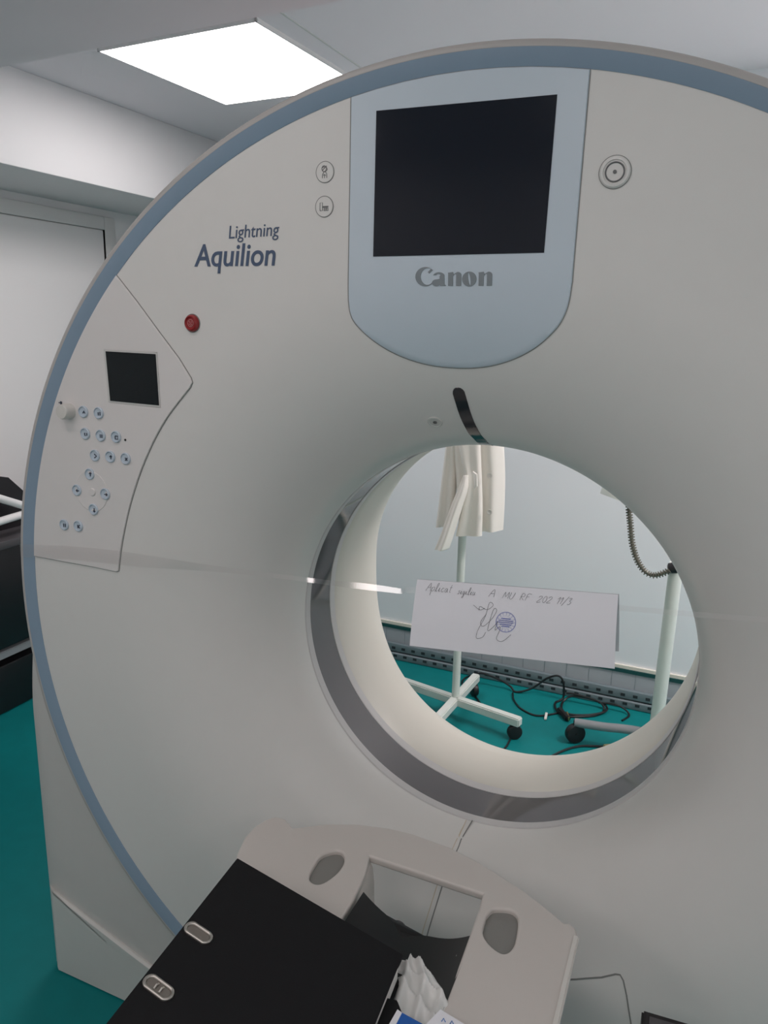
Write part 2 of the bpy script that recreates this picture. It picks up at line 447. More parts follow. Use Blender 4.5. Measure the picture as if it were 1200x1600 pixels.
for (u, v, kind) in ((508, 269, 'breath'), (507, 323, 'bed')):
    bt = lathe_on('indicator_lamp', u, v, [(.0150, -.002), (.0150, .0006), (.0143, .0012), (.001, .0012)], M['cover'], G)
    ring_on('rim', u, v, .0158, .0012, .0012, M['gap'], bt)
    if kind == 'breath':
        ln = [ell(-.1, .42, .33, .36), [(-.3, .55), (-.1, .7), (.05, .5)], [(-.35, .2), (0, .55), (.3, .75)], [(.28, .55), (.38, .3), (.1, .05), (-.1, .05)], [(-.1, .05), (-.32, -.3), (-.36, -.75)], [(.1, .05), (.3, -.3), (.3, -.75)], [(-.2, -.4), (.0, -.3), (.15, -.45)], [(-.05, -.35), (-.05, -.75)]]
    else:
        ln = [[(-.62, -.5), (-.62, .5), (-.25, .5), (-.25, -.5), (-.62, -.5)], [(-.25, .02), (.65, .02)], [(-.2, -.1), (.6, -.1)], [(.0, -.1), (0, -.5)], [(.3, -.1), (.3, -.5)], [(-.05, -.5), (.62, -.5), (.55, -.1)], [(.1, -.3), (.5, -.3)]]
    strokes('pictogram', u, v, ln, .0115, .0006, M['icon'], bt, .0013)
il = lathe_on('sensor_lens', 961, 269, [(.0205, -.002), (.0205, .001), (.0185, .003), (.0155, .0034), (.0150, .0018), (.001, .0022)], M['cover'], G)
ring_on('rim', 961, 269, .0213, .0011, .0014, M['gap'], il)
ring_on('rim', 961, 269, .0132, .0022, .0036, M['icon'], il)
lathe_on('lens', 961, 269, [(.0025, 0), (.0025, .0032), (.0005, .0034)], M['icon'], il, seg=16)
es = lathe_on('stop_button', 301, 505, [(.0145, -.002), (.0145, .002), (.0130, .006), (.0110, .0078), (.0100, .0070), (.0090, .0055), (.001, .0055)], M['red'], G)
strokes('button_mark', 301, 505, [ell(0, 0, .55, .55), [(-.4, .4), (.4, -.4)], [(-.3, -.1), (.1, -.4)], [(.1, .3), (.3, .1)]], .0105, .0005, M['redmark'], es, .006)
ring_on('rim', 301, 505, .0160, .0016, .0012, M['gap'], es)
sl = lathe_on('camera_window', 680, 659, [(.0130, -.002), (.0130, .0012), (.0110, .0020), (.0105, .0012), (.001, .0012)], M['wing'], G)
lathe_on('lens', 680, 659, [(.0035, 0), (.0035, .002), (.0005, .0022)], M['icon'], sl, seg=16)
# laser slot running into the bore
cl = [surf(u, v) for u, v in ((719, 615), (721, 622), (724, 632), (728, 645), (733, 658), (739, 670), (745, 680), (752, 687))]
cl = [(p[0]-.002, p[2]) for p in smooth_path(cl, 6)]
cl.append((cl[-1][0]+.001, .3935))
half = .0105
loopL = [(x-half, z) for x, z in cl]; loopR = [(x+half, z) for x, z in cl]
cap = [(cl[0][0]+half*math.cos(a), cl[0][1]+half*math.sin(a)) for a in np.linspace(0, PI, 9)]
LS = patch('laser_slot', loopL[::-1][:-1]+cap[::-1]+loopR[1:], .0012, M['slot'], G, rings=10)
bm = NB()
mid = [q for q in cl if .40 < q[1] < .46]
for q0, q1, mm in ():
    pass
bm.free()
# lettering
def text_on(name, body, u0, v0, u1, v1, m, shear, offs, hpx):
    """text whose baseline runs between two pixels"""
    a = surf(u0, v0); b = surf(u1, v1); W = math.hypot(b[0]-a[0], b[2]-a[2])
    bm = textmesh(body, 1, shear, offs); xs = [v.co.x for v in bm.verts]; x0, x1 = min(xs), max(xs); k = W/(x1-x0); asp = hpx*.00113/(max(v.co.y for v in bm.verts)*k)
    th = math.atan2(b[2]-a[2], b[0]-a[0])
    for v in bm.verts:
        x = (v.co.x-x0)*k; y = v.co.y*k*asp
        X = a[0]+x*math.cos(th)-y*math.sin(th); Z = a[2]+x*math.sin(th)+y*math.cos(th)
        v.co = Vector((X, S(X, Z)-.0006-v.co.z*.5, Z))
    return obj(name, bm, m, G, smooth=False)
text_on('series_lettering', 'Lightning', 358, 373, 437, 368, M['navy'], .16, .0, 17.5)
text_on('model_lettering', 'Aquilion', 304, 416, 431, 414.5, M['navy'], .16, .012, 31)

# operating panel at the left of the face
cp = [(188, 437), (215, 472), (250, 520), (280, 560), (299, 591), (301, 598), (298, 605)]
cp += [(q[0], q[1]) for q in smooth_path([(*p, 0) for p in [(282, 625), (262, 652), (243, 685), (225, 725), (211, 765), (200, 805), (191, 850), (187, 880)]], 5)]+[(186, 892), (183, 893)]
cp += [(150, 886), (100, 877), (57, 869)]
cpl = pxloop(cp)
edge = []
a0 = math.atan2(cpl[-1][1]-ZC, cpl[-1][0]) % (2*PI); a1 = math.atan2(cpl[0][1]-ZC, cpl[0][0]) % (2*PI)
for t in np.linspace(a0, a1, 30):
    r = .9018; edge.append((r*math.cos(t), ZC+r*math.sin(t)))
cpl[0] = edge[-1]; cpl = cpl[:-1]+edge[:-1]
CP = patch('operating_panel', cpl, .0035, M['ctrl'], G, rings=20)
strip('panel_gap', cpl, .0026, .0008, M['gap'], CP)
quad('screen_bezel', [(161, 545), (245.5, 550), (251, 637.5), (169, 629)], .0045, M['wing'], CP)
quad('screen', [(164, 548), (243.5, 552.5), (249, 634.5), (171.5, 627)], .0052, M['lcd'], CP)
lb = M['btn']
pts = [(133, 643), (157, 645), (136, 677), (160, 680), (184, 682), (151, 711), (175, 713), (199, 716), (143, 740), (123, 765), (167, 771), (149, 795), (103, 819), (125, 821)]
lathe_on('pad_dish', 145, 767, [(.040, -.002), (.040, .0042), (.039, .0047), (.030, .0041), (.001, .0040)], M['ctrl'], CP, seg=48)
marks = [[[(-.3, -.2), (0, .3), (.3, -.2)]], [[(-.3, -.4), (-.3, .3)], [(.2, -.4), (.2, .4)]], [[(-.3, .3), (-.3, -.3), (.3, -.3), (.3, .3)]], [[(-.4, .2), (.4, .2)], [(-.4, -.2), (.4, -.2)]],
         [[(-.4, .3), (.3, .3), (.3, -.4), (-.4, -.4), (-.4, .3)]], [[(-.3, .4), (.3, .0), (-.3, -.4)]], [[(0, .4), (0, -.4)], [(-.3, .1), (0, .4), (.3, .1)]], [[(-.3, -.3), (.3, .3)], [(-.3, .3), (.3, -.3)]],
         [[(0, .5), (0, -.4)], [(-.3, .2), (0, .5), (.3, .2)]], [[(.4, 0), (-.4, 0)], [(-.1, .3), (-.4, 0), (-.1, -.3)]], [[(-.4, 0), (.4, 0)], [(.1, .3), (.4, 0), (.1, -.3)]], [[(0, .4), (0, -.5)], [(-.3, -.2), (0, -.5), (.3, -.2)]],
         [[(-.3, -.4), (-.3, .4)], [(.2, -.4), (.2, .4)]], [[(-.3, -.4), (-.3, .4)], [(.3, -.4), (-.2, 0), (.3, .4)]]]
for (u, v), mk in zip(pts, marks):
    o = lathe_on('button', u, v, [(.0112, -.002), (.0112, .0040), (.0098, .0052), (.0088, .0030), (.0060, .0026), (.001, .0024)], lb, CP, off=.002, seg=24)
    strokes('button_mark', u+1, v+1, mk, .0085, .0011, M['btnmark'], o, .0048)
lathe_on('pad_centre', 147, 768, [(.0075, -.002), (.0075, .0055), (.0065, .0065), (.001, .0065)], M['ctrl'], CP, seg=24)
lathe_on('knob', 111, 642, [(.0150, -.002), (.0150, .010), (.0140, .020), (.0125, .0225), (.001, .023)], M['trim'], CP, off=.003, seg=32)
lathe_on('indicator_dot', 198, 687, [(.0022, 0), (.0022, .0045), (.0005, .005)], M['dark'], CP, seg=12)
strokes('knob_mark', 97, 629, [[(-.7, 0), (-.2, 0)], [(.1, -.5), (.1, .5)], [(.5, -.4), (.5, .4)]], .006, .0009, M['btnmark'], CP, .0042)

# ------------------------------------------------------------------ seal: clear tape across the ring and the folded sheet
tp = [(-.925, YP-.0125, .130), (-.89, YP-.0118, .133), (-.80, YP-.007, .140), (-.68, YP-.007, .147), (-.60, YP-.008, .150), (-.45, YP-.008, .157), (-.30, YP-.008, .163), (-.21, YP-.009, .166), (-.18, YP-.010, .168), (-.12, YP-.010, .1705), (-.075, YP-.010, .172), (-.055, YP-.011, .1775), (.10, YP-.011, .188), (.26, YP-.011, .199), (.40, YP-.011, .209), (.65, YP-.008, .228), (.80, YP-.008, .238), (.925, YP-.0125, .245)]
wd = [.014, .014, .014, .014, .012, .006, .004, .0045, .0055, .0055, .0045, .005, .004, .004, .004, .004, .006, .010]
ti = [0, 0, 0, 0, 0, 0, .25, .66, .70, .70, .68, .3, .1, .1, .1, 0, 0, 0]
bm = NB(); secs = []
pp = smooth_path([(*p, w, a) for p, w, a in zip(tp, wd, ti)], 5)
for q in pp:
    o = Vector(q[:3]); w, a = q[3], q[4]
    d = Vector((0, math.sin(a), math.cos(a))); n = Vector((0, -math.cos(a), math.sin(a)))*.00008
    secs.append([o-d*w, o, o+d*w])
loft(bm, secs, False); T = tag(obj('clear_tape', bm, M['tape'], None), 'clear adhesive tape stretched across the scanner face, holding the paper notice', 'tape')
# folded sheet
A, B, Cc, D = [aty(u, v, YP-.013) for u, v in ((652, 905), (966, 929))]+[aty(960.5, 1045, YP-.045), aty(640, 1009, YP-.045)]
PN = empty('paper_notice', 'white folded paper notice with handwriting and round stamp hanging on the clear tape', 'paper')
def sheet(name, a, b, c, d, parent, bow):
    a, b, c, d = [np.array(q) for q in (a, b, c, d)]; n1, n2 = 24, 12; bm = NB(); rows = []
    for j in range(n2+1):
        t = j/n2; row = []
        for i in range(n1+1):
            s = i/n1; p = (a*(1-s)+b*s)*(1-t)+(d*(1-s)+c*s)*t
            p = p+np.array([0, bow*math.sin(PI*t)*(.6+.4*s), 0]); row.append(bm.verts.new(tuple(p)))
        rows.append(row)
    grid_faces(bm, rows, False)
    r = bmesh.ops.solidify(bm, geom=bm.faces[:], thickness=.0003)
    return obj(name, bm, M['paper'], parent)
sheet('front_leaf', A, B, Cc, D, PN, -.006)
A2, B2 = A+np.array([0, .0022, .0]), B+np.array([.001, .0022, 0])
D2 = aty(652, 985, YP+.03); C2 = aty(967, 1018, YP+.03)
sheet('rear_leaf', A2, B2, C2, D2, PN, .004)
ex = (B-A)/np.linalg.norm(B-A); ez = ((A-D)+(B-Cc))/2; LZ = np.linalg.norm(ez); ez = ez/LZ
LX = np.linalg.norm(B-A); nn = np.cross(ez, ex); nn = nn/np.linalg.norm(nn); nn = nn if nn[1] < 0 else -nn
def onsheet(s, t, off=.0006):
    p = (A*(1-s)+B*s)*(1-t)+(D*(1-s)+Cc*s)*t
    return Vector(tuple(p+np.array([0, -.006*math.sin(PI*t)*(.6+.4*s), 0])+nn*off))
GL = dict(A=[[(0, 0), (.45, 1), (.7, 0)], [(.15, .4), (.6, .45)]], p=[[(0, .5), (0, -.5)], [(0, .4), (.3, .55), (.4, .3), (.2, 0), (0, .1)]], l=[[(0, 0), (.25, .6), (.3, 1), (.15, 1), (.1, .4), (.2, 0), (.35, .1)]],
    i=[[(0, .1), (.12, .5), (.12, .05), (.3, .1)], [(.15, .72), (.17, .75)]], c=[[(.35, .45), (.15, .5), (0, .2), (.15, 0), (.4, .1)]], a=[[(.35, .45), (.1, .45), (0, .15), (.2, 0), (.35, .4), (.38, .02), (.5, .1)]],
    t=[[(.15, .95), (.12, .1), (.3, .02)], [(-.02, .6), (.35, .65)]], s=[[(.35, .5), (.1, .45), (.25, .25), (.2, .02), (0, .05)]], g=[[(.35, .45), (.1, .45), (0, .15), (.2, .02), (.35, .4), (.3, -.4), (.05, -.45), (.4, .05)]],
    u=[[(0, .5), (.02, .05), (.25, .05), (.35, .5), (.36, .05), (.5, .1)]], M=[[(0, 0), (.12, .9), (.35, .2), (.6, .9), (.7, 0)]], U=[[(0, .9), (.03, .1), (.35, .02), (.5, .9)]], R=[[(.05, 0), (.1, .9), (.45, .8), (.4, .5), (.1, .45), (.5, 0)]],
    F=[[(.05, 0), (.12, .9), (.55, .92)], [(.1, .5), (.4, .52)]])
GL.update({'2': [[(0, .7), (.25, .9), (.4, .65), (0, .0), (.45, .05)]], '0': [ell(.22, .45, .2, .45)], '1': [[(0, .65), (.2, .9), (.15, 0)]], '/': [[(0, -.2), (.4, 1.1)]], '3': [[(0, .85), (.3, .9), (.15, .5), (.38, .3), (.2, 0), (0, .08)]]})
def write(bm, txt, s0, s1, t0, h, slant=.35, dt=0.):
    tot = sum(.55 if c == ' ' else max(q[0] for ln in GL[c] for q in ln)+.16 for c in txt)
    track = (s1-s0)*LX/(tot*h); x = 0
    for ch in txt:
        if ch == ' ': x += .55; continue
        w = max(q[0] for ln in GL[ch] for q in ln)+.16
        for ln in GL[ch]:
            pts = smooth_path([(q[0], q[1], 0) for q in ln], 4) if len(ln) > 2 else [(*q, 0) for q in ln]
            P3 = [onsheet(s0+(x+q[0]+slant*q[1]+random.uniform(-.01, .01))*h*track/LX, t0+dt*x-q[1]*h/LZ) for q in pts]
            tube(bm, P3, .00022, 5)
        x += w
for args in (('Aplicat', .055, .195, .155, .0125, .3), ('sigiliu', .225, .32, .165, .0105, .3), ('A', .385, .42, .165, .0115, .25), ('MU', .455, .515, .17, .0105, .3), ('RF', .54, .595, .175, .0105, .3), ('202 11/3', .625, .79, .185, .0105, .35)):
    bm = NB(); write(bm, *args); obj('handwriting', bm, M['pencil'], PN)
bm = NB()
for ln in ([(.33, .42), (.335, .36), (.37, .40), (.40, .33), (.38, .30), (.365, .50), (.335, .70), (.33, .82), (.36, .80), (.375, .72)], [(.30, .35), (.335, .41), (.36, .38)], [(.37, .46), (.345, .58), (.36, .64), (.40, .52), (.42, .40), (.405, .38), (.39, .56), (.385, .70), (.42, .60), (.43, .55), (.42, .68), (.44, .62), (.445, .66), (.43, .80), (.46, .83), (.50, .72)]):
    tube(bm, [onsheet(q[0]+.015, q[1]-.05) for q in smooth_path([(x, y, 0) for x, y in ln], 5)], .00025, 5)
obj('signature', bm, M['pencil'], PN)
bm = NB()
cs, ct = .485, .50
for rr in (.0155, .0148, .0095):
    tube(bm, [onsheet(cs+rr*math.cos(a)/LX, ct-rr*math.sin(a)/LZ, .0005) for a in np.linspace(0, 2*PI, 40)], .00022 if rr > .01 else .00012, 5)
for k in range(16):
    a = 2*PI*k/16
    for dr in (.0112, .0132): tube(bm, [onsheet(cs+(dr+d)*math.cos(a+e)/LX, ct-(dr+d)*math.sin(a+e)/LZ, .0005) for d, e in ((0, -.06), (.001, 0), (0, .08))], .00022, 4)
for j, hw in ((-.0052, .007), (-.0022, .0115), (.0006, .0118), (.0036, .009), (.0064, .006)):
    pts = [onsheet(cs+x/LX, ct+(j+.0009*math.sin(x*4200))/LZ, .0005) for x in np.linspace(-hw, hw, 50)]
    tube(bm, pts, .00038, 4)
obj('stamp', bm, M['ink'], PN)

# ------------------------------------------------------------------ room (local frame turned by the room's own angle)
RA = math.radians(-1.9)
def room(o): o.rotation_euler = (0, 0, RA); return struct(o)
def rl(x, y): c, s = math.cos(RA), math.sin(RA); return (x*c+y*s, -x*s+y*c)
ZT = 1.475; XL, XR, YBk, YFr = -2.58, 2.9, 1.79, -3.0
XA, YA = -1.25, 3.2          # the room runs deeper beside the left wall
bm = NB(); box(bm, XL-.1, XR+.1, YFr-.1, YA+.1, ZF-.1, ZF); room(obj('floor', bm, M['floor']))
bm = NB(); box(bm, XL-.1, XR+.1, YFr-.1, YA+.1, ZT, ZT+.1); room(obj('ceiling', bm, M['ceil']))
bm = NB(); box(bm, XA, XR+.1, YBk, YBk+.1, ZF, ZT); box(bm, XA, XA+.1, YBk+.1, YA, ZF, ZT); box(bm, XL-.1, XA+.1, YA, YA+.1, ZF, ZT); room(obj('wall_back', bm, M['wall']))
bm = NB(); box(bm, XL-.1, XL, YFr, YA, ZF, ZT); room(obj('wall_left', bm, M['wallleft']))
bm = NB(); box(bm, XR, XR+.1, YFr, YBk, ZF, ZT); room(obj('wall_right', bm, M['wallleft']))
bm = NB(); box(bm, XL-.1, XR+.1, YFr-.1, YFr, ZF, ZT); room(obj('wall_front', bm, M['wallleft']))
# bulkhead along the left wall, ceiling beam, ceiling joint
bm = NB(); box(bm, XL, -2.09, YFr, YA, 1.14, ZT, .004); room(obj('trim_1', bm, M['wallleft']))
bm = NB(); p0 = atz(0, 105, 1.2); p1 = atz(540, 0, 1.2); d = (p1-p0)/np.linalg.norm(p1-p0); nrm = np.array([d[1], -d[0], 0])
pl = [p0-d*1.2, p0+d*4.2, p0+d*4.2+nrm*.62, p0-d*1.2+nrm*.62]
loft(bm, [[(q[0], q[1], 1.2) for q in pl], [(q[0], q[1], ZT+.01) for q in pl]]); struct(obj('trim_2', bm, M['ceil'], sharp=20))
x0, y0 = rl(-.905, .9)
bm = NB(); box(bm, x0-.002, x0+.004, .2, YBk, ZT-.003, ZT, 0); room(obj('trim_3', bm, M['frame']))
# door in the left wall
yj = rl(-2.53, 1.80)[1]; yo = rl(-2.53, 1.872)[1]; yl = yj-.95
bm = NB(); box(bm, XL, XL+.02, yj, yo, ZF, 1.105, .003); box(bm, XL, XL+.02, yl-.07, yl, ZF, 1.105, .003); box(bm, XL, XL+.02, yl, yj, 1.043, 1.105, .003)
DR = room(obj('door_1', bm, M['frame']))
bm = NB(); box(bm, XL+.001, XL+.012, yl+.005, yj-.005, ZF+.01, 1.039, .001); o = obj('door_leaf', bm, M['door'], DR)
bm = NB(); box(bm, XL+.0, XL+.002, yl, yj, ZF+.005, 1.043); obj('door_gap', bm, M['frame'], DR)
# skirting and cable tray on the back wall
pw = aty(960, 1041, 1.75); zs = pw[2]
def wz(v, u=960):  # height of an image row on the back wall
    y = 1.784-.033*aty(u, v, 1.78)[0]; return aty(u, v, y)[2]
z_top, z_tile, z_t1, z_t2 = wz(1040), wz(1047), wz(1071), wz(1085)
bm = NB(); box(bm, XA, XR, YBk-.012, YBk, ZF, z_tile, .001)
xx = XL
BB = room(obj('baseboard_back', bm, M['skirt']))
bm = NB(); box(bm, XA, XR, YBk-.016, YBk, z_tile, z_top-.004); obj('top_edge', bm, M['tealdark'], BB)
bm = NB(); box(bm, XA, XR, YBk-.010, YBk, z_top-.004, z_top+.010); obj('cream_strip', bm, M['cream'], BB)
bm = NB()
for k in range(43):
    X = XA+.05+k*.095; box(bm, X, X+.0012, YBk-.0128, YBk-.011, ZF+.02, z_tile-.002)
obj('joint_lines', bm, M['tray'], BB, smooth=False)
bm = NB(); box(bm, XA, XR, YBk-.034, YBk-.012, z_t2+.003, z_t1, .002); box(bm, XA, XR, YBk-.040, YBk-.012, ZF+.002, z_t2-.003, .002)
TR = room(obj('trim_4', bm, M['tray']))
bm = NB()
for k in range(82):
    X = XA+.03+k*.05; zc = (z_t1+z_t2)/2+.001; box(bm, X, X+.018, YBk-.0355, YBk-.03, zc-.007, zc+.005)
    zc = (ZF+z_t2)/2+.004; box(bm, X+.012, X+.030, YBk-.0415, YBk-.03, zc-.006, zc+.005)
obj('slots', bm, M['trayhole'], TR, smooth=False)
bm = NB(); box(bm, XA, XR, YBk-.0405, YBk-.0385, z_t2-.008, z_t2-.003); obj('pale_lip', bm, M['skirt'], TR)  # lip strip in the paler skirting grey

# ------------------------------------------------------------------ ceiling lamp in view and added area lamps out of view
CL = empty('ceiling_light', 'square lit ceiling light panel above the left side of the scanner', 'ceiling light')
q = [atz(u, v, ZT-.012) for u, v in ((174, 80), (410, 33.5), (345, 163.5))]; cx, cy = ((q[1]+q[2])/2)[:2]
bm = NB(); box(bm, -.312, .312, -.330, .330, -.012, -.004, .001); o = obj('diffuser', bm, M['lamp'], CL)
bm = NB()
for a, b, c, d in ((-.318, -.312, -.336, .336), (.312, .318, -.336, .336), (-.318, .318, -.336, -.330), (-.318, .318, .330, .336)): box(bm, a, b, c, d, -.013, 0)
obj('frame', bm, M['door'], CL)
CL.location = (cx, cy, ZT); CL.rotation_euler = (0, 0, math.radians(-3.6))
def area(name, x, y, sx, sy, p, z=ZT-.015, col=(1, .90, .885)):
    l = bpy.data.lights.new(name, 'AREA'); l.shape = 'RECTANGLE'; l.size = sx; l.size_y = sy; l.energy = p; l.color = col
    o = bpy.data.objects.new(name, l); C.objects.link(o); o.location = (x, y, z); o.rotation_euler = (0, 0, RA); return o
area('added_fill_lamp', -1.5, -2.25, .6, .6, 7.4); area('added_fill_lamp', .1, -2.25, .6, .6, 7.4); area('added_fill_lamp', 1.7, -2.25, .6, .6, 6.5)  # unseen lamps, added to set the brightness of the scanner front
area('added_fill_lamp', -.6, -1.0, .6, .35, 3.4); area('added_fill_lamp', 1.0, -1.0, .6, .6, 1.8); area('added_fill_lamp', 1.5, 1.1, .6, .6, 46)  # also added out of view; the last one brightens the rear of the room

# ------------------------------------------------------------------ patient table
ZTB = -.25
TB = empty('patient_table', 'beige grey patient table end with two oval grip recesses in front of the scanner', 'patient table')
arc = [atz(u, v, ZTB) for u, v in ((455, 1296), (510, 1289), (560, 1289.5), (605, 1295), (640, 1303), (700, 1325), (740, 1345), (775, 1366), (815, 1392), (850, 1419), (880, 1440))]
arc = [(p[0], p[1]) for p in arc]
YE = -2.25
outer_l = [(-.238, YE), (-.238, -.60), (-.240, -.52), (-.252, -.48), (-.267, -.45), (-.278, -.41), (-.279, -.383), (-.272, -.358), (-.262, -.345), (-.245, -.342)]+arc+[(.2485, -.3675), (.2555, -.373), (.2595, -.384), (.262, -.40), (.262, YE)]
cut = [atz(u, v, ZTB) for u, v in ((577, 1337), (754, 1396))]
x1, yc1, x2, yc2 = cut[0][0]-.004, cut[0][1]+.004, cut[1][0]+.004, cut[1][1]+.004
inner_l = [(x2+.012, YE), (x2+.012, -.60), (x2+.004, -.40), (x2, yc2), (x1, yc1), (x1+.012, -.40), (x1+.02, -.46), (x1+.02, YE)]
def oval(pts): return [(p[0], p[1]) for p in (atz(u, v, ZTB) for u, v in pts)]
hl = oval([(490, 1352), (500, 1338), (516, 1331), (530, 1331), (537, 1338), (536, 1350), (526, 1364), (508, 1377), (494, 1379), (485, 1373), (484, 1364)])
hr = oval([(760, 1432), (770, 1422), (785, 1421), (800, 1424), (809, 1434), (809, 1452), (804, 1474), (794, 1485), (781, 1485), (764, 1472), (755, 1455)])
def rnd(l): return [(p[0], p[1]) for p in smooth_path([(*q, 0) for q in l]+[(*l[0], 0)], 4)][:-1]
hl, hr = rnd(hl), rnd(hr)
hl, hr = [[(np.mean(h, 0)[0]+(q[0]-np.mean(h, 0)[0])*1.16, np.mean(h, 0)[1]+(q[1]-np.mean(h, 0)[1])*1.16) for q in h] for h in (hl, hr)]
bm = fill2d([outer_l+inner_l, hl, hr], .003, .004)
for xx in np.arange(-.275, .27, .0125): bmesh.ops.bisect_plane(bm, geom=bm.verts[:]+bm.edges[:]+bm.faces[:], plane_co=(xx, 0, 0), plane_no=(1, 0, 0))
for yy in (-.33, -.36, -.39, -.42, -.46, -.5, -.6, -.8): bmesh.ops.bisect_plane(bm, geom=bm.verts[:]+bm.edges[:]+bm.faces[:], plane_co=(0, yy, 0), plane_no=(0, 1, 0))
def sst(t): t = min(1, max(0, t)); return t*t*(3-2*t)
def ear(x): return .009*sst((-.222-x)/.035)-.006*sst((x-.20)/.06)
for v in bm.verts: v.co.z += ZTB-.007+ear(v.co.x)
obj('top_cover', bm, M['shroud'], TB, sharp=35)
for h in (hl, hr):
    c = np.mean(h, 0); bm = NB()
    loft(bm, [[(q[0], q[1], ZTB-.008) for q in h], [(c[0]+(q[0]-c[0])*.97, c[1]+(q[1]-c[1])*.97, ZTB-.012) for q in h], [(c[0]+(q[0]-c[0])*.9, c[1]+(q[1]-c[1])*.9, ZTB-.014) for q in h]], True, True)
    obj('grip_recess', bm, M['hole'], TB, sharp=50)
# side skirts and front apron under the cover
bm = NB(); lp = [(.247, YE), (.247, -.39)]
box(bm, .236, .247, YE, -.385, -.55, ZTB-.02, .003); box(bm, -.232, -.221, YE, -.50, -.55, ZTB-.02, .003)
obj('side_skirt', bm, M['wing'], TB)
bm = NB(); bar(bm, (.2615, -.385, ZTB-.010), (.2655, -2.2, ZTB-.010), .010, .012, .002); obj('edge_trim', bm, M['trim'], TB)
bm = NB(); box(bm, -.20, .20, -2.1, -.75, ZF+.001, -.53, .02); obj('pedestal', bm, M['wing'], TB)
bm = NB(); box(bm, x1+.035, x2+.0, YE, -.50, -.37, -.35, .002); obj('channel_floor', bm, M['shroud'], TB)
# inner left wall of the channel rolls down from the cover
bm = NB(); secs = []
for y in (yc1-.002, -.38, -.42, -.46, -.6, YE):
    xo = x1+.012*min(1, max(0, (-y-.355)/.05))+.006
    secs.append([(xo-.012, y, ZTB-.004), (xo-.002, y, ZTB-.010), (xo+.004, y, ZTB-.022), (xo+.007, y, ZTB-.05), (xo+.008, y, ZTB-.09), (xo-.004, y, ZTB-.09)])
loft(bm, secs); obj('channel_wall', bm, M['shroud'], TB)
# black cradle
cx0, cx1 = x1+.030, x2+.008
def crad(f): return (ZTB-.034)+.034*abs(2*f-1)**2.2
bm = NB(); rows = []; rb = []
nx = 28
ys = [-.437, -.44, -.45, -.5, -.6, -.8, -1.2, -1.8, -2.1]
for yi, y in enumerate(ys):
    ra = []; rbb = []
    for i in range(nx+1):
        f = i/nx; x = cx0+(cx1-cx0)*f
        yy = y-.020*math.exp(-((f-.42)/.10)**2)*max(0, 1-yi/4)-(.012*f if yi < 5 else 0)
        ra.append((x, yy, crad(f))); rbb.append((x, yy-(.0 if yi else -.002), crad(f)-.010))
    rows.append(ra+rbb[::-1])
loft(bm, rows); CR = obj('cradle', bm, M['cradle'], TB, sharp=45)
bm = NB(); q = atz(622, 1452, ZTB-.044); lathe(bm, (q[0], q[1]-.006, ZTB-.044), (0, -.25, 1), [(.0145, -.004), (.0150, .006), (.0135, .0085), (.001, .0085)], 28); obj('rest_lug', bm, M['deskedge'], CR)
bm = NB(); secs = []
for u, v in ((717, 1497), (713, 1520), (707, 1545), (700, 1575)):
    p = atz(u, v, ZTB-.015); secs.append([(p[0]-.004, p[1], p[2]-.03), (p[0]-.004, p[1], p[2]+.004), (p[0]+.003, p[1], p[2]+.004), (p[0]+.003, p[1], p[2]-.03)])
loft(bm, secs); obj('channel_rail', bm, M['trim'], TB)

# ------------------------------------------------------------------ binder
BD = empty('ring_binder', 'black ring binder with two metal eyelets lying on the patient table', 'binder')
A = atz(371, 1340, -.163); B = atz(630, 1491, -.212)
e1 = (B-A); e1 /= np.linalg.norm(e1)
e2 = np.array([.080, -.997, 0.]); L2 = atz(165, 1600, -.163)-A; e2 = L2/np.linalg.norm(L2); e2[2] = 0
n = np.cross(e1, e2); n = n/np.linalg.norm(n); n = n if n[2] > 0 else -n
W = np.linalg.norm(B-A); H = .318
def slab(bm, p, a, b, c, bev=.001):
    p, a, b, c = [Vector(tuple(q)) for q in (p, a, b, c)]
    vs = [bm.verts.new(p+a*i+b*j+c*k) for i, j, k in ((0, 0, 0), (1, 0, 0), (1, 1, 0), (0, 1, 0), (0, 0, 1), (1, 0, 1), (1, 1, 1), (0, 1, 1))]
    fs = [bm.faces.new([vs[i] for i in f]) for f in ((0, 1, 2, 3), (4, 5, 6, 7), (0, 1, 5, 4), (1, 2, 6, 5), (2, 3, 7, 6), (3, 0, 4, 7))]
    if bev: bmesh.ops.bevel(bm, geom=list({e for f in fs for e in f.edges}), offset=bev, segments=2, affect='EDGES')
bm = NB(); slab(bm, A-n*.0025, e1*W, e2*H, n*.0025); obj('front_board', bm, M['binder'], BD)
zb = ZTB+.004
Ab = np.array([A[0], A[1], zb]); e1h = np.array([e1[0], e1[1], 0]); e1h /= np.linalg.norm(e1h)
bm = NB(); slab(bm, Ab, e1h*(W*.985), e2*H, np.array([0, 0, .0025])); obj('back_board', bm, M['binder'], BD)
bm = NB(); slab(bm, Ab, e1h*.003, e2*H, np.array([0, 0, A[2]-zb-.001])); obj('spine', bm, M['binder'], BD)
bm = NB()
P0 = Ab+e1h*.05+np.array([0, 0, .004])+e2*.012; d = W-.058
hA, hB = A[2]-zb-.022, B[2]-zb-.012
vs = [bm.verts.new(tuple(q)) for q in (P0, P0+e1h*d, P0+e1h*d+e2*.294, P0+e2*.294, P0+[0, 0, hA], P0+e1h*d+[0, 0, hB], P0+e1h*d+e2*.294+[0, 0, hB], P0+e2*.294+[0, 0, hA])]
for f in ((0, 1, 2, 3), (4, 5, 6, 7), (0, 1, 5, 4), (1, 2, 6, 5), (2, 3, 7, 6), (3, 0, 4, 7)): bm.faces.new([vs[i] for i in f])
obj('pages', bm, M['pages'], BD, smooth=False)
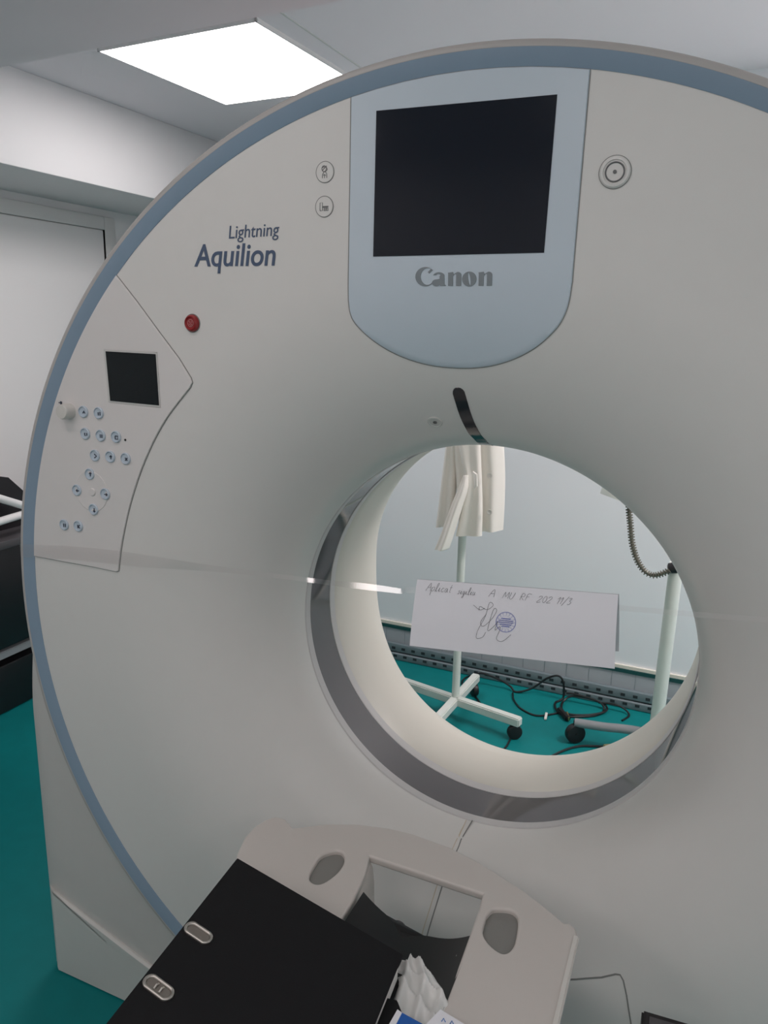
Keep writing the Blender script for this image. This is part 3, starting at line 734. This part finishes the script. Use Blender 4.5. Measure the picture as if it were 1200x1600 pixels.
for (p0, p1) in (((292, 1446), (328, 1471)), ((228, 1529), (267, 1559))):
    a = atplane(*p0, A, n); b = atplane(*p1, A, n); d = (b-a); L = np.linalg.norm(d); d /= L; w = np.cross(n, d)
    def stad(r, grow=0):
        o = []
        for k in range(24):
            t = 2*PI*k/24; c = (a if math.cos(t) < 0 else b); cc = c+d*(r0_ if math.cos(t) < 0 else -r0_)
            o.append((cc+d*(r*math.cos(t))+w*(r*math.sin(t))))
        return o
    r0_ = .0085
    bm = NB(); loft(bm, [[q+n*h for q in stad(r)] for r, h in ((.0100, -.001), (.0102, .0012), (.0095, .0026), (.0080, .0030), (.0066, .0022), (.0058, .0002), (.0056, -.006))], True, False)
    E_ = obj('eyelet', bm, M['nickel'], BD, sharp=60)
    bm = NB(); loft(bm, [[q+n*h for q in stad(r)] for r, h in ((.0057, .0004), (.002, .0002))], True, True); obj('eyelet_floor', bm, mat('eyelet_dark', (.26, .235, .21), .4, metal=.6), E_)
    if p0[0] < 250:
        bm = NB()
        for s in (.42, .62):
            q = a+d*L*s; tube(bm, [q+n*.0005-w*.004, q+n*.003, q+n*.0005+w*.004], .0014, 8)
        obj('ring_ends', bm, M['nickel'], E_)

# ------------------------------------------------------------------ things lying on the table
def bag_mesh(z0):
    # a loose bag: long folds running from the top right edge down to the left, pushed up between
    bm = NB(); rows = []; n1, n2 = 60, 46
    L = smooth_path([atz(u, v, z0) for u, v in ((640, 1500), (618, 1520), (612, 1545), (606, 1580), (606, 1650))], 12)
    Rr = smooth_path([atz(u, v, z0) for u, v in ((641, 1501), (668, 1522), (690, 1548), (706, 1582), (716, 1650))], 12)
    for j in range(len(L)):
        t = j/(len(L)-1); row = []
        for i in range(n1+1):
            s_ = i/n1; p = L[j]*(1-s_)+Rr[j]*s_
            e = min(1, 4.5*min(s_, 1-s_)*(.25+t*2)); e = e*(2-e)*min(1, t*7)
            w = s_*3.2+t*2.2
            ridge = .5+.5*math.cos(2*PI*(w+.25*math.sin(5*t+2*s_)))
            ridge2 = abs(math.sin(PI*(s_*2.1-t*3.1+.3)))
            nz = noise.noise(Vector((p[0]*30, p[1]*30, 2.)))
            row.append(bm.verts.new((p[0], p[1], p[2]+e*(.016+.010*ridge**2+.009*(1-ridge2)**2+.006*nz)-.004)))
        rows.append(row)
    grid_faces(bm, rows, False); bmesh.ops.solidify(bm, geom=bm.faces[:], thickness=.0006); return bm
tag(obj('plastic_bag', bag_mesh(ZTB-.012), M['bag'], None, sharp=70), 'crumpled white plastic bag in the black cradle beside the binder', 'plastic bag')
bm = NB(); p = [atz(u, v, -.232) for u, v in ((604, 1556), (622, 1560), (629, 1578), (624, 1604), (600, 1640), (570, 1640), (585, 1590))]
loft(bm, [[(q[0], q[1], -.285) for q in p], [(q[0], q[1], -.238) for q in p], [(np.mean(p, 0)[0]*.12+q[0]*.88, np.mean(p, 0)[1]*.12+q[1]*.88, -.231) for q in p]])
tag(obj('pouch', bm, M['binder'], None), 'small black pouch between the binder and the blue booklet', 'pouch')
BK = empty('booklet', 'blue booklet with a white edge on the patient table at the bottom', 'booklet')
p = [atz(u, v, -.224) for u, v in ((626, 1581), (668, 1604), (640, 1660), (590, 1650))]
bm = NB(); loft(bm, [[(q[0], q[1], q[2]-.004) for q in p], [(q[0], q[1], q[2]) for q in p]]); obj('cover', bm, M['bluepaper'], BK, smooth=False)
p = [atz(u, v, -.223) for u, v in ((621, 1577), (628, 1582), (592, 1652), (582, 1646))]
bm = NB(); loft(bm, [[(q[0], q[1], q[2]-.006) for q in p], [(q[0], q[1], q[2]) for q in p]]); obj('white_edge', bm, M['paper'], BK, smooth=False)
LF = empty('leaflet', 'white leaflet with blue print on the patient table at the bottom', 'leaflet')
p = [atz(u, v, -.221) for u, v in ((688, 1577), (745, 1612), (730, 1660), (640, 1640), (664, 1602))]
bm = NB(); loft(bm, [[(q[0], q[1], q[2]-.0012) for q in p], [(q[0], q[1], q[2]) for q in p]]); obj('sheet', bm, M['paper'], LF, smooth=False)
bm = NB()
for u, v in ((690, 1596), (703, 1600)):
    a = atz(u, v, -.2207); b = atz(u+3, v-5, -.2207); c = atz(u+6, v+1, -.2207); tube(bm, [a, b, c], .0006, 5)
obj('print', bm, M['bluetext'], LF)
# black control box on its own stand, low at the right
KB = empty('control_box', 'flat black box on a thin stand at the bottom right beside the patient table', 'box')
p0 = atz(1003, 1576, -.33); p1 = atz(1066, 1594.5, -.33); e = (p1-p0)/np.linalg.norm(p1-p0); f = np.array([e[1], -e[0], 0])
bm = NB(); slab(bm, p0-[0, 0, .028], e*.17, f*.13, np.array([0, 0, .028]), .003); obj('housing', bm, M['cabinet'], KB)
bm = NB(); slab(bm, p0+e*.010+f*.010-[0, 0, .0005], e*.15, f*.11, np.array([0, 0, .002]), .0006); obj('top_plate', bm, M['deskedge'], KB)
c = p0+e*.085+f*.065
bm = NB(); tube(bm, [(c[0], c[1], ZF+.015), (c[0], c[1], -.357)], .014, 16); obj('stand_pole', bm, M['greymetal'], KB)
bm = NB(); lathe(bm, (c[0], c[1], ZF+.001), (0, 0, 1), [(.11, 0), (.11, .008), (.10, .014), (.02, .018)], 40); obj('stand_base', bm, M['greymetal'], KB)

# ------------------------------------------------------------------ coat rack behind the scanner
RK = empty('coat_rack', 'white metal coat rack on a wheeled cross base behind the scanner', 'coat rack')
rc = np.array([-.462, 1.37, -.86])
bm = NB(); pt = aty(727, 700, 1.37); tube(bm, [(rc[0], rc[1], rc[2]), (rc[0]-.004, rc[1], .80)], .0155, 16); obj('pole', bm, M['whitemetal'], RK)
ends = [atz(813, 1131, -.86), atz(744, 1060, -.86)]
ends.append(2*rc-ends[0]); ends.append(2*rc-ends[1])
for e in ends:
    bm = NB(); bar(bm, rc+np.array([0,0,.006]), e+np.array([0,0,.006]), .034, .034, .004); obj('base_arm', bm, M['whitemetal'], RK)
    bm = NB(); d = (e-rc)/np.linalg.norm(e-rc); c = e-d*.022
    ax = np.array([d[1], -d[0], 0])*.7+d*.7; ax /= np.linalg.norm(ax)
    zc = (ZF+(-.877))/2
    lathe(bm, np.array([c[0], c[1], ZF+.0292])-ax*.011, ax, [(.020, -.002), (.0275, .000), (.029, .004), (.029, .018), (.0275, .022), (.020, .024)], 28)
    lathe(bm, (c[0], c[1], ZF+.028), (0, 0, 1), [(.007, 0), (.007, .026)], 12)
    obj('caster', bm, M['black'], RK)
bm = NB()
for a in range(4):
    t = a*PI/2+.4; tube(bm, smooth_path([(rc[0]-.004, rc[1], .72), (rc[0]+.08*math.cos(t), rc[1]+.08*math.sin(t), .70), (rc[0]+.12*math.cos(t), rc[1]+.12*math.sin(t), .76)], 6), .007, 8)
obj('hook', bm, M['whitemetal'], RK)
# lab coat
LC = empty('lab_coat', 'white lab coat hanging on the coat rack behind the scanner', 'lab coat')
YC = 1.335
def coatpx(u, v, y=YC): return aty(u, v, y)
def cloth(name, secs, m, parent, pleats, amp, n=72, seed=0., front=1.0):
    """secs: (left px, right px, row, depth). closed loft with soft pleats"""
    P = []
    for (ul, ur, v, dp) in secs:
        a = coatpx(ul, v); b = coatpx(ur, v); P.append((*a, *b, dp))
    P = smooth_path(P, 6); S2 = []
    for j, q in enumerate(P):
        a = np.array(q[:3]); b = np.array(q[3:6]); dp = q[6]; tj = j/(len(P)-1); row = []
        for i in range(n):
            t = 2*PI*i/n; s = .5-.5*math.cos(t); side = math.sin(t)
            p = a+(b-a)*s; w = amp*(.5+.8*tj)*math.sin(pleats*s*2*PI+seed+.6*tj)
            row.append((p[0], p[1]-dp*side-(w if side > 0 else w*.4)*abs(side)**.5, p[2]))
        S2.append(row)
    bm = NB(); loft(bm, S2); return obj(name, bm, m, parent, sharp=80)
zt = .70
cloth('coat_body', [(712, 772, 560, .03), (706, 785, 600, .045), (709, 787, 690, .045), (713, 789, 740, .042), (716, 788, 790, .042), (720, 786, 828, .038)], M['coat'], LC, 2.5, .010, seed=1.)
cloth('coat_front', [(712, 758, 560, .018), (716, 757, 640, .018), (723, 757, 690, .018), (729, 758, 722, .017), (736, 759, 750, .016), (728, 760, 790, .015), (719, 759, 832, .014)], M['coat'], LC, 1.2, .006, seed=.4).location.y = -.05
for i, sc in enumerate(([(704, 722, 600, .03), (698, 716, 690, .032), (692, 714, 740, .03), (686, 711, 790, .028), (682, 706, 822, .026)],
                        [(734, 741, 738, .010), (726, 740, 758, .020), (716, 733, 782, .026), (706, 724, 810, .028), (696, 716, 836, .028), (690, 711, 850, .027)])):
    o = cloth('sleeve', sc, M['coat'], LC, 1.3, .007, 48, seed=2.*i); o.location.y = -.0 if i == 0 else -.075
bm = NB()
p = coatpx(739, 752, YC-.13); loft(bm, [[(p[0]-.008, p[1]+.02, p[2]+.03), (p[0]+.012, p[1], p[2]+.025), (p[0]+.014, p[1]+.004, p[2]-.018), (p[0]+.002, p[1]+.01, p[2]-.03)], [(p[0]-.008, p[1]+.03, p[2]+.03), (p[0]+.012, p[1]+.01, p[2]+.025), (p[0]+.014, p[1]+.014, p[2]-.018), (p[0]+.002, p[1]+.02, p[2]-.03)]])
obj('pocket_flap', bm, M['coat'], LC)
for v in (743, 800):
    bm = NB(); p = coatpx(765, v, YC-.066); lathe(bm, p, (0, -1, 0), [(.009, 0), (.010, .002), (.008, .003), (.006, .0018), (.001, .0018)], 20); obj('button', bm, M['trim'], LC)

# ------------------------------------------------------------------ examination lamp on wheels
XLp = empty('examination_lamp', 'pale wheeled examination lamp with ribbed gooseneck behind the scanner', 'lamp')
pb = atz(1023, 1152, ZF+.088); yp = pb[1]
print('lamp y', yp); ptp = aty(1054, 892, yp)
bm = NB(); tube(bm, [(pb[0], pb[1], ZF+.085), (ptp[0]+.004, yp, ptp[2]+.03)], .0235, 20); obj('pole', bm, M['whitemetal'], XLp)
bm = NB(); p = aty(1049, 888, yp-.02); lathe(bm, (p[0]-.012, p[1], p[2]-.002), (1, 0, .25), [(.010, 0), (.018, .004), (.020, .030), (.010, .034)], 20); obj('bracket', bm, M['black'], XLp)
gp = [aty(u, v, yp-.03) for u, v in ((1050, 889), (1038, 895), (1022, 899), (1008, 893), (996, 876), (988, 850), (985, 820), (983, 798), (982, 770), (975, 740), (955, 735))]
gp = smooth_path(gp, 40)
bm = NB(); tube(bm, gp[::5], .0062, 12)
acc = 0
for a, b, c in zip(gp, gp[1:], gp[2:]):
    acc += np.linalg.norm(b-a)
    if acc > .0090:
        acc = 0; lathe(bm, b-(c-a)/np.linalg.norm(c-a)*.0017, c-a, [(.0062, -.0002), (.0118, .0010), (.0118, .0036), (.0062, .0048)], 14)
obj('gooseneck', bm, M['gooseneck'], XLp)
bm = NB(); p = aty(976, 760, yp-.0)
lathe(bm, (p[0], p[1], p[2]), (-.25, -.2, -.9), [(.012, -.09), (.02, -.075), (.045, -.05), (.062, -.02), (.070, .03), (.068, .052), (.064, .052), (.06, .02), (.001, .0)], 36); obj('lamp_head', bm, M['whitemetal'], XLp)
tgt0 = atz(897, 1145, ZF+.0385)[:2]
for tgt in (tgt0, np.array([.52, 1.22]), np.array([.33, 1.60])):
    c = np.array([pb[0], pb[1]]); d = tgt-c; d = d/np.linalg.norm(d)
    pts = [(c[0], c[1], ZF+.10), *[(c[0]+d[0]*k, c[1]+d[1]*k, z) for k, z in ((.06, ZF+.099), (.12, ZF+.095), (.18, ZF+.088))], (tgt[0], tgt[1], ZF+.082)]
    bm = NB(); tube(bm, smooth_path(pts, 6), .0165, 14); obj('base_leg', bm, M['greymetal'], XLp)
    ax = np.array([-d[1]*.5-d[0]*.3, d[0]*.5-d[1]*.9, 0]); ax /= np.linalg.norm(ax); c3 = np.array([tgt[0]-d[0]*.004, tgt[1]-d[1]*.004, ZF+.0385])
    bm = NB(); lathe(bm, c3-ax*.016, ax, [(.024, 0), (.035, .002), (.038, .007), (.038, .025), (.035, .030), (.024, .032)], 32)
    lathe(bm, c3-ax*.019, ax, [(.006, 0), (.006, .038)], 12); lathe(bm, (c3[0], c3[1], ZF+.06), (0, 0, 1), [(.010, 0), (.010, .03)], 12)
    obj('caster', bm, M['black'], XLp)

# ------------------------------------------------------------------ cables on the floor
def floor_path(px, r, lift=None):
    pts = []
    for i, q in enumerate(px):
        z = ZF+r+(q[2] if len(q) > 2 else 0); p = atz(q[0], q[1], z); pts.append(p if p[1] < 1.705 else aty(q[0], q[1], 1.705))
    return smooth_path(pts, 8)
K1 = empty('power_cable', 'long black power cable looped on the teal floor under the paper notice', 'cable')
px = [(735, 1058), (752, 1052), (780, 1062), (797, 1072), (806, 1081), (830, 1076), (855, 1060), (872, 1056), (880, 1066), (880, 1090), (868, 1098), (869, 1108, .004), (880, 1118), (900, 1120), (930, 1118), (944, 1110), (938, 1098), (915, 1090), (893, 1088), (880, 1096, .006), (878, 1108, .006), (890, 1116, .006), (920, 1117, .006), (945, 1112, .006), (947, 1103, .006), (930, 1094, .006), (900, 1085, .006), (885, 1083, .006)]
bm = NB(); tube(bm, floor_path(px, .0045), .0045, 8); obj('cord', bm, M['cable'], K1)
bm = NB(); tube(bm, floor_path([(801, 1083), (803, 1094), (815, 1108), (838, 1118), (862, 1116), (878, 1112)], .004), .004, 8); obj('cord', bm, M['cable'], K1)
bm = NB(); tube(bm, floor_path([(935, 1098), (958, 1100), (976, 1108), (983, 1118), (972, 1126)], .004), .004, 8); obj('cord', bm, M['cable'], K1)
a, b = [atz(*q, ZF+.012) for q in ((873, 1108), (888, 1124))]
bm = NB(); bar(bm, a, b, .022, .020, .004); obj('plug', bm, M['black'], K1)
a, b = [atz(*q, ZF+.014) for q in ((886, 1114), (889, 1124))]
bm = NB(); bar(bm, a, b, .006, .014, .001); obj('plug_pin', bm, M['brass'], K1)
a, b = [atz(*q, ZF+.006) for q in ((854, 1114), (852, 1124))]
bm = NB(); bar(bm, a, b, .010, .006, .001); obj('cable_tag', bm, M['tag'], K1)
K2 = empty('mains_lead', 'black lead with a brass plug on the floor beside the wheeled lamp', 'cable')
bm = NB(); tube(bm, floor_path([(800, 1215), (850, 1188), (880, 1173), (905, 1166), (930, 1166), (945, 1167)], .0045), .0045, 8); obj('cord', bm, M['cable'], K2)
a, b = [atz(*q, ZF+.010) for q in ((943, 1167), (958, 1166))]
bm = NB(); bar(bm, a, b, .016, .016, .003); obj('plug', bm, M['brass'], K2)
K3 = tag(None or obj('thin_cord', (lambda bm: (tube(bm, floor_path([(728, 1075), (722, 1068), (726, 1060), (740, 1056), (744, 1070), (742, 1085), (750, 1098)], .004), .004, 8), bm)[1])(NB()), M['cable'], None), 'thin black cord curled around the back caster of the coat rack', 'cable')
K4 = tag(obj('thin_cord', (lambda bm: (tube(bm, floor_path([(797, 1156), (790, 1168), (780, 1176), (760, 1190)], .004), .004, 8), bm)[1])(NB()), M['cable'], None), 'short black cord trailing from the front caster of the coat rack', 'cable')

# ------------------------------------------------------------------ left of the scanner: desk with things on it
DK = empty('desk', 'black desk against the left wall behind the scanner', 'desk')
bm = NB(); box(bm, -2.50, -1.95, -.20, 1.25, -.215, -.185, .003); obj('desk_top', bm, M['deskedge'], DK)
bm = NB(); box(bm, -2.48, -2.02, -.16, 1.20, -.62, -.216, .003); obj('drawer_unit', bm, M['cabinet'], DK)
bm = NB(); bar(bm, (-2.05, -.15, -.655), (-2.05, 1.2, -.655), .03, .03, .003); obj('foot_rail', bm, M['greymetal'], DK)
for y in (-.14, 1.18):
    for x in (-2.46, -2.05):
        bm = NB(); box(bm, x-.02, x+.02, y-.02, y+.02, ZF+.001, -.62, .003); obj('leg', bm, M['cabinet'], DK)
bm = NB(); box(bm, -2.47, -2.1, .0, .95, -.90, -.70, .01); tag(obj('storage_box', bm, M['cabinet'], None), 'dark box on the floor under the black desk', 'box')
for v in bpy.data.objects['storage_box'].data.vertices: v.co.z -= .029
p = atx(0, 752, -2.15); q = atx(27, 800, -2.15)
bm = NB(); yA, zA = p[1], p[2]
pl = [(yA-.3, -.184), (yA-.3, zA+.10), (yA-.02, zA+.025), (yA+.05, zA-.045), (q[1]+.03, q[2]), (q[1]-.04, -.184)]
loft(bm, [[(-2.20, y, z) for y, z in pl], [(-2.08, y, z) for y, z in pl]]); tag(obj('monitor_back', bm, M['cabinet'], None), 'black monitor back standing on the desk at the left edge', 'monitor')
FR = empty('tube_frame', 'white metal tube frame in front of the black monitor at the left edge', 'frame')
for (a, b) in (((-30, 770), (60, 797)), ((-30, 824), (60, 796))):
    bm = NB(); tube(bm, [atx(*a, -1.98), atx(*b, -1.98)], .0145, 14); obj('bar', bm, M['door'], FR)
pa = atx(62, 797, -1.98)
bm = NB(); tube(bm, [(pa[0], pa[1], -.184), (pa[0], pa[1], pa[2]+.01)], .0145, 14); obj('upright', bm, M['door'], FR)

# ------------------------------------------------------------------ render look
sc = bpy.context.scene
w = bpy.data.worlds.new('world'); sc.world = w; w.use_nodes = True
w.node_tree.nodes['Background'].inputs[0].default_value = (.5, .5, .5, 1); w.node_tree.nodes['Background'].inputs[1].default_value = .1
sc.view_settings.view_transform = 'Standard'; sc.view_settings.look = 'None'; sc.view_settings.gamma = 1
sc.view_settings.use_curve_mapping = False; sc.view_settings.exposure = 0.07
sc.cycles.max_bounces = 10; sc.cycles.diffuse_bounces = 6; sc.cycles.use_denoising = True
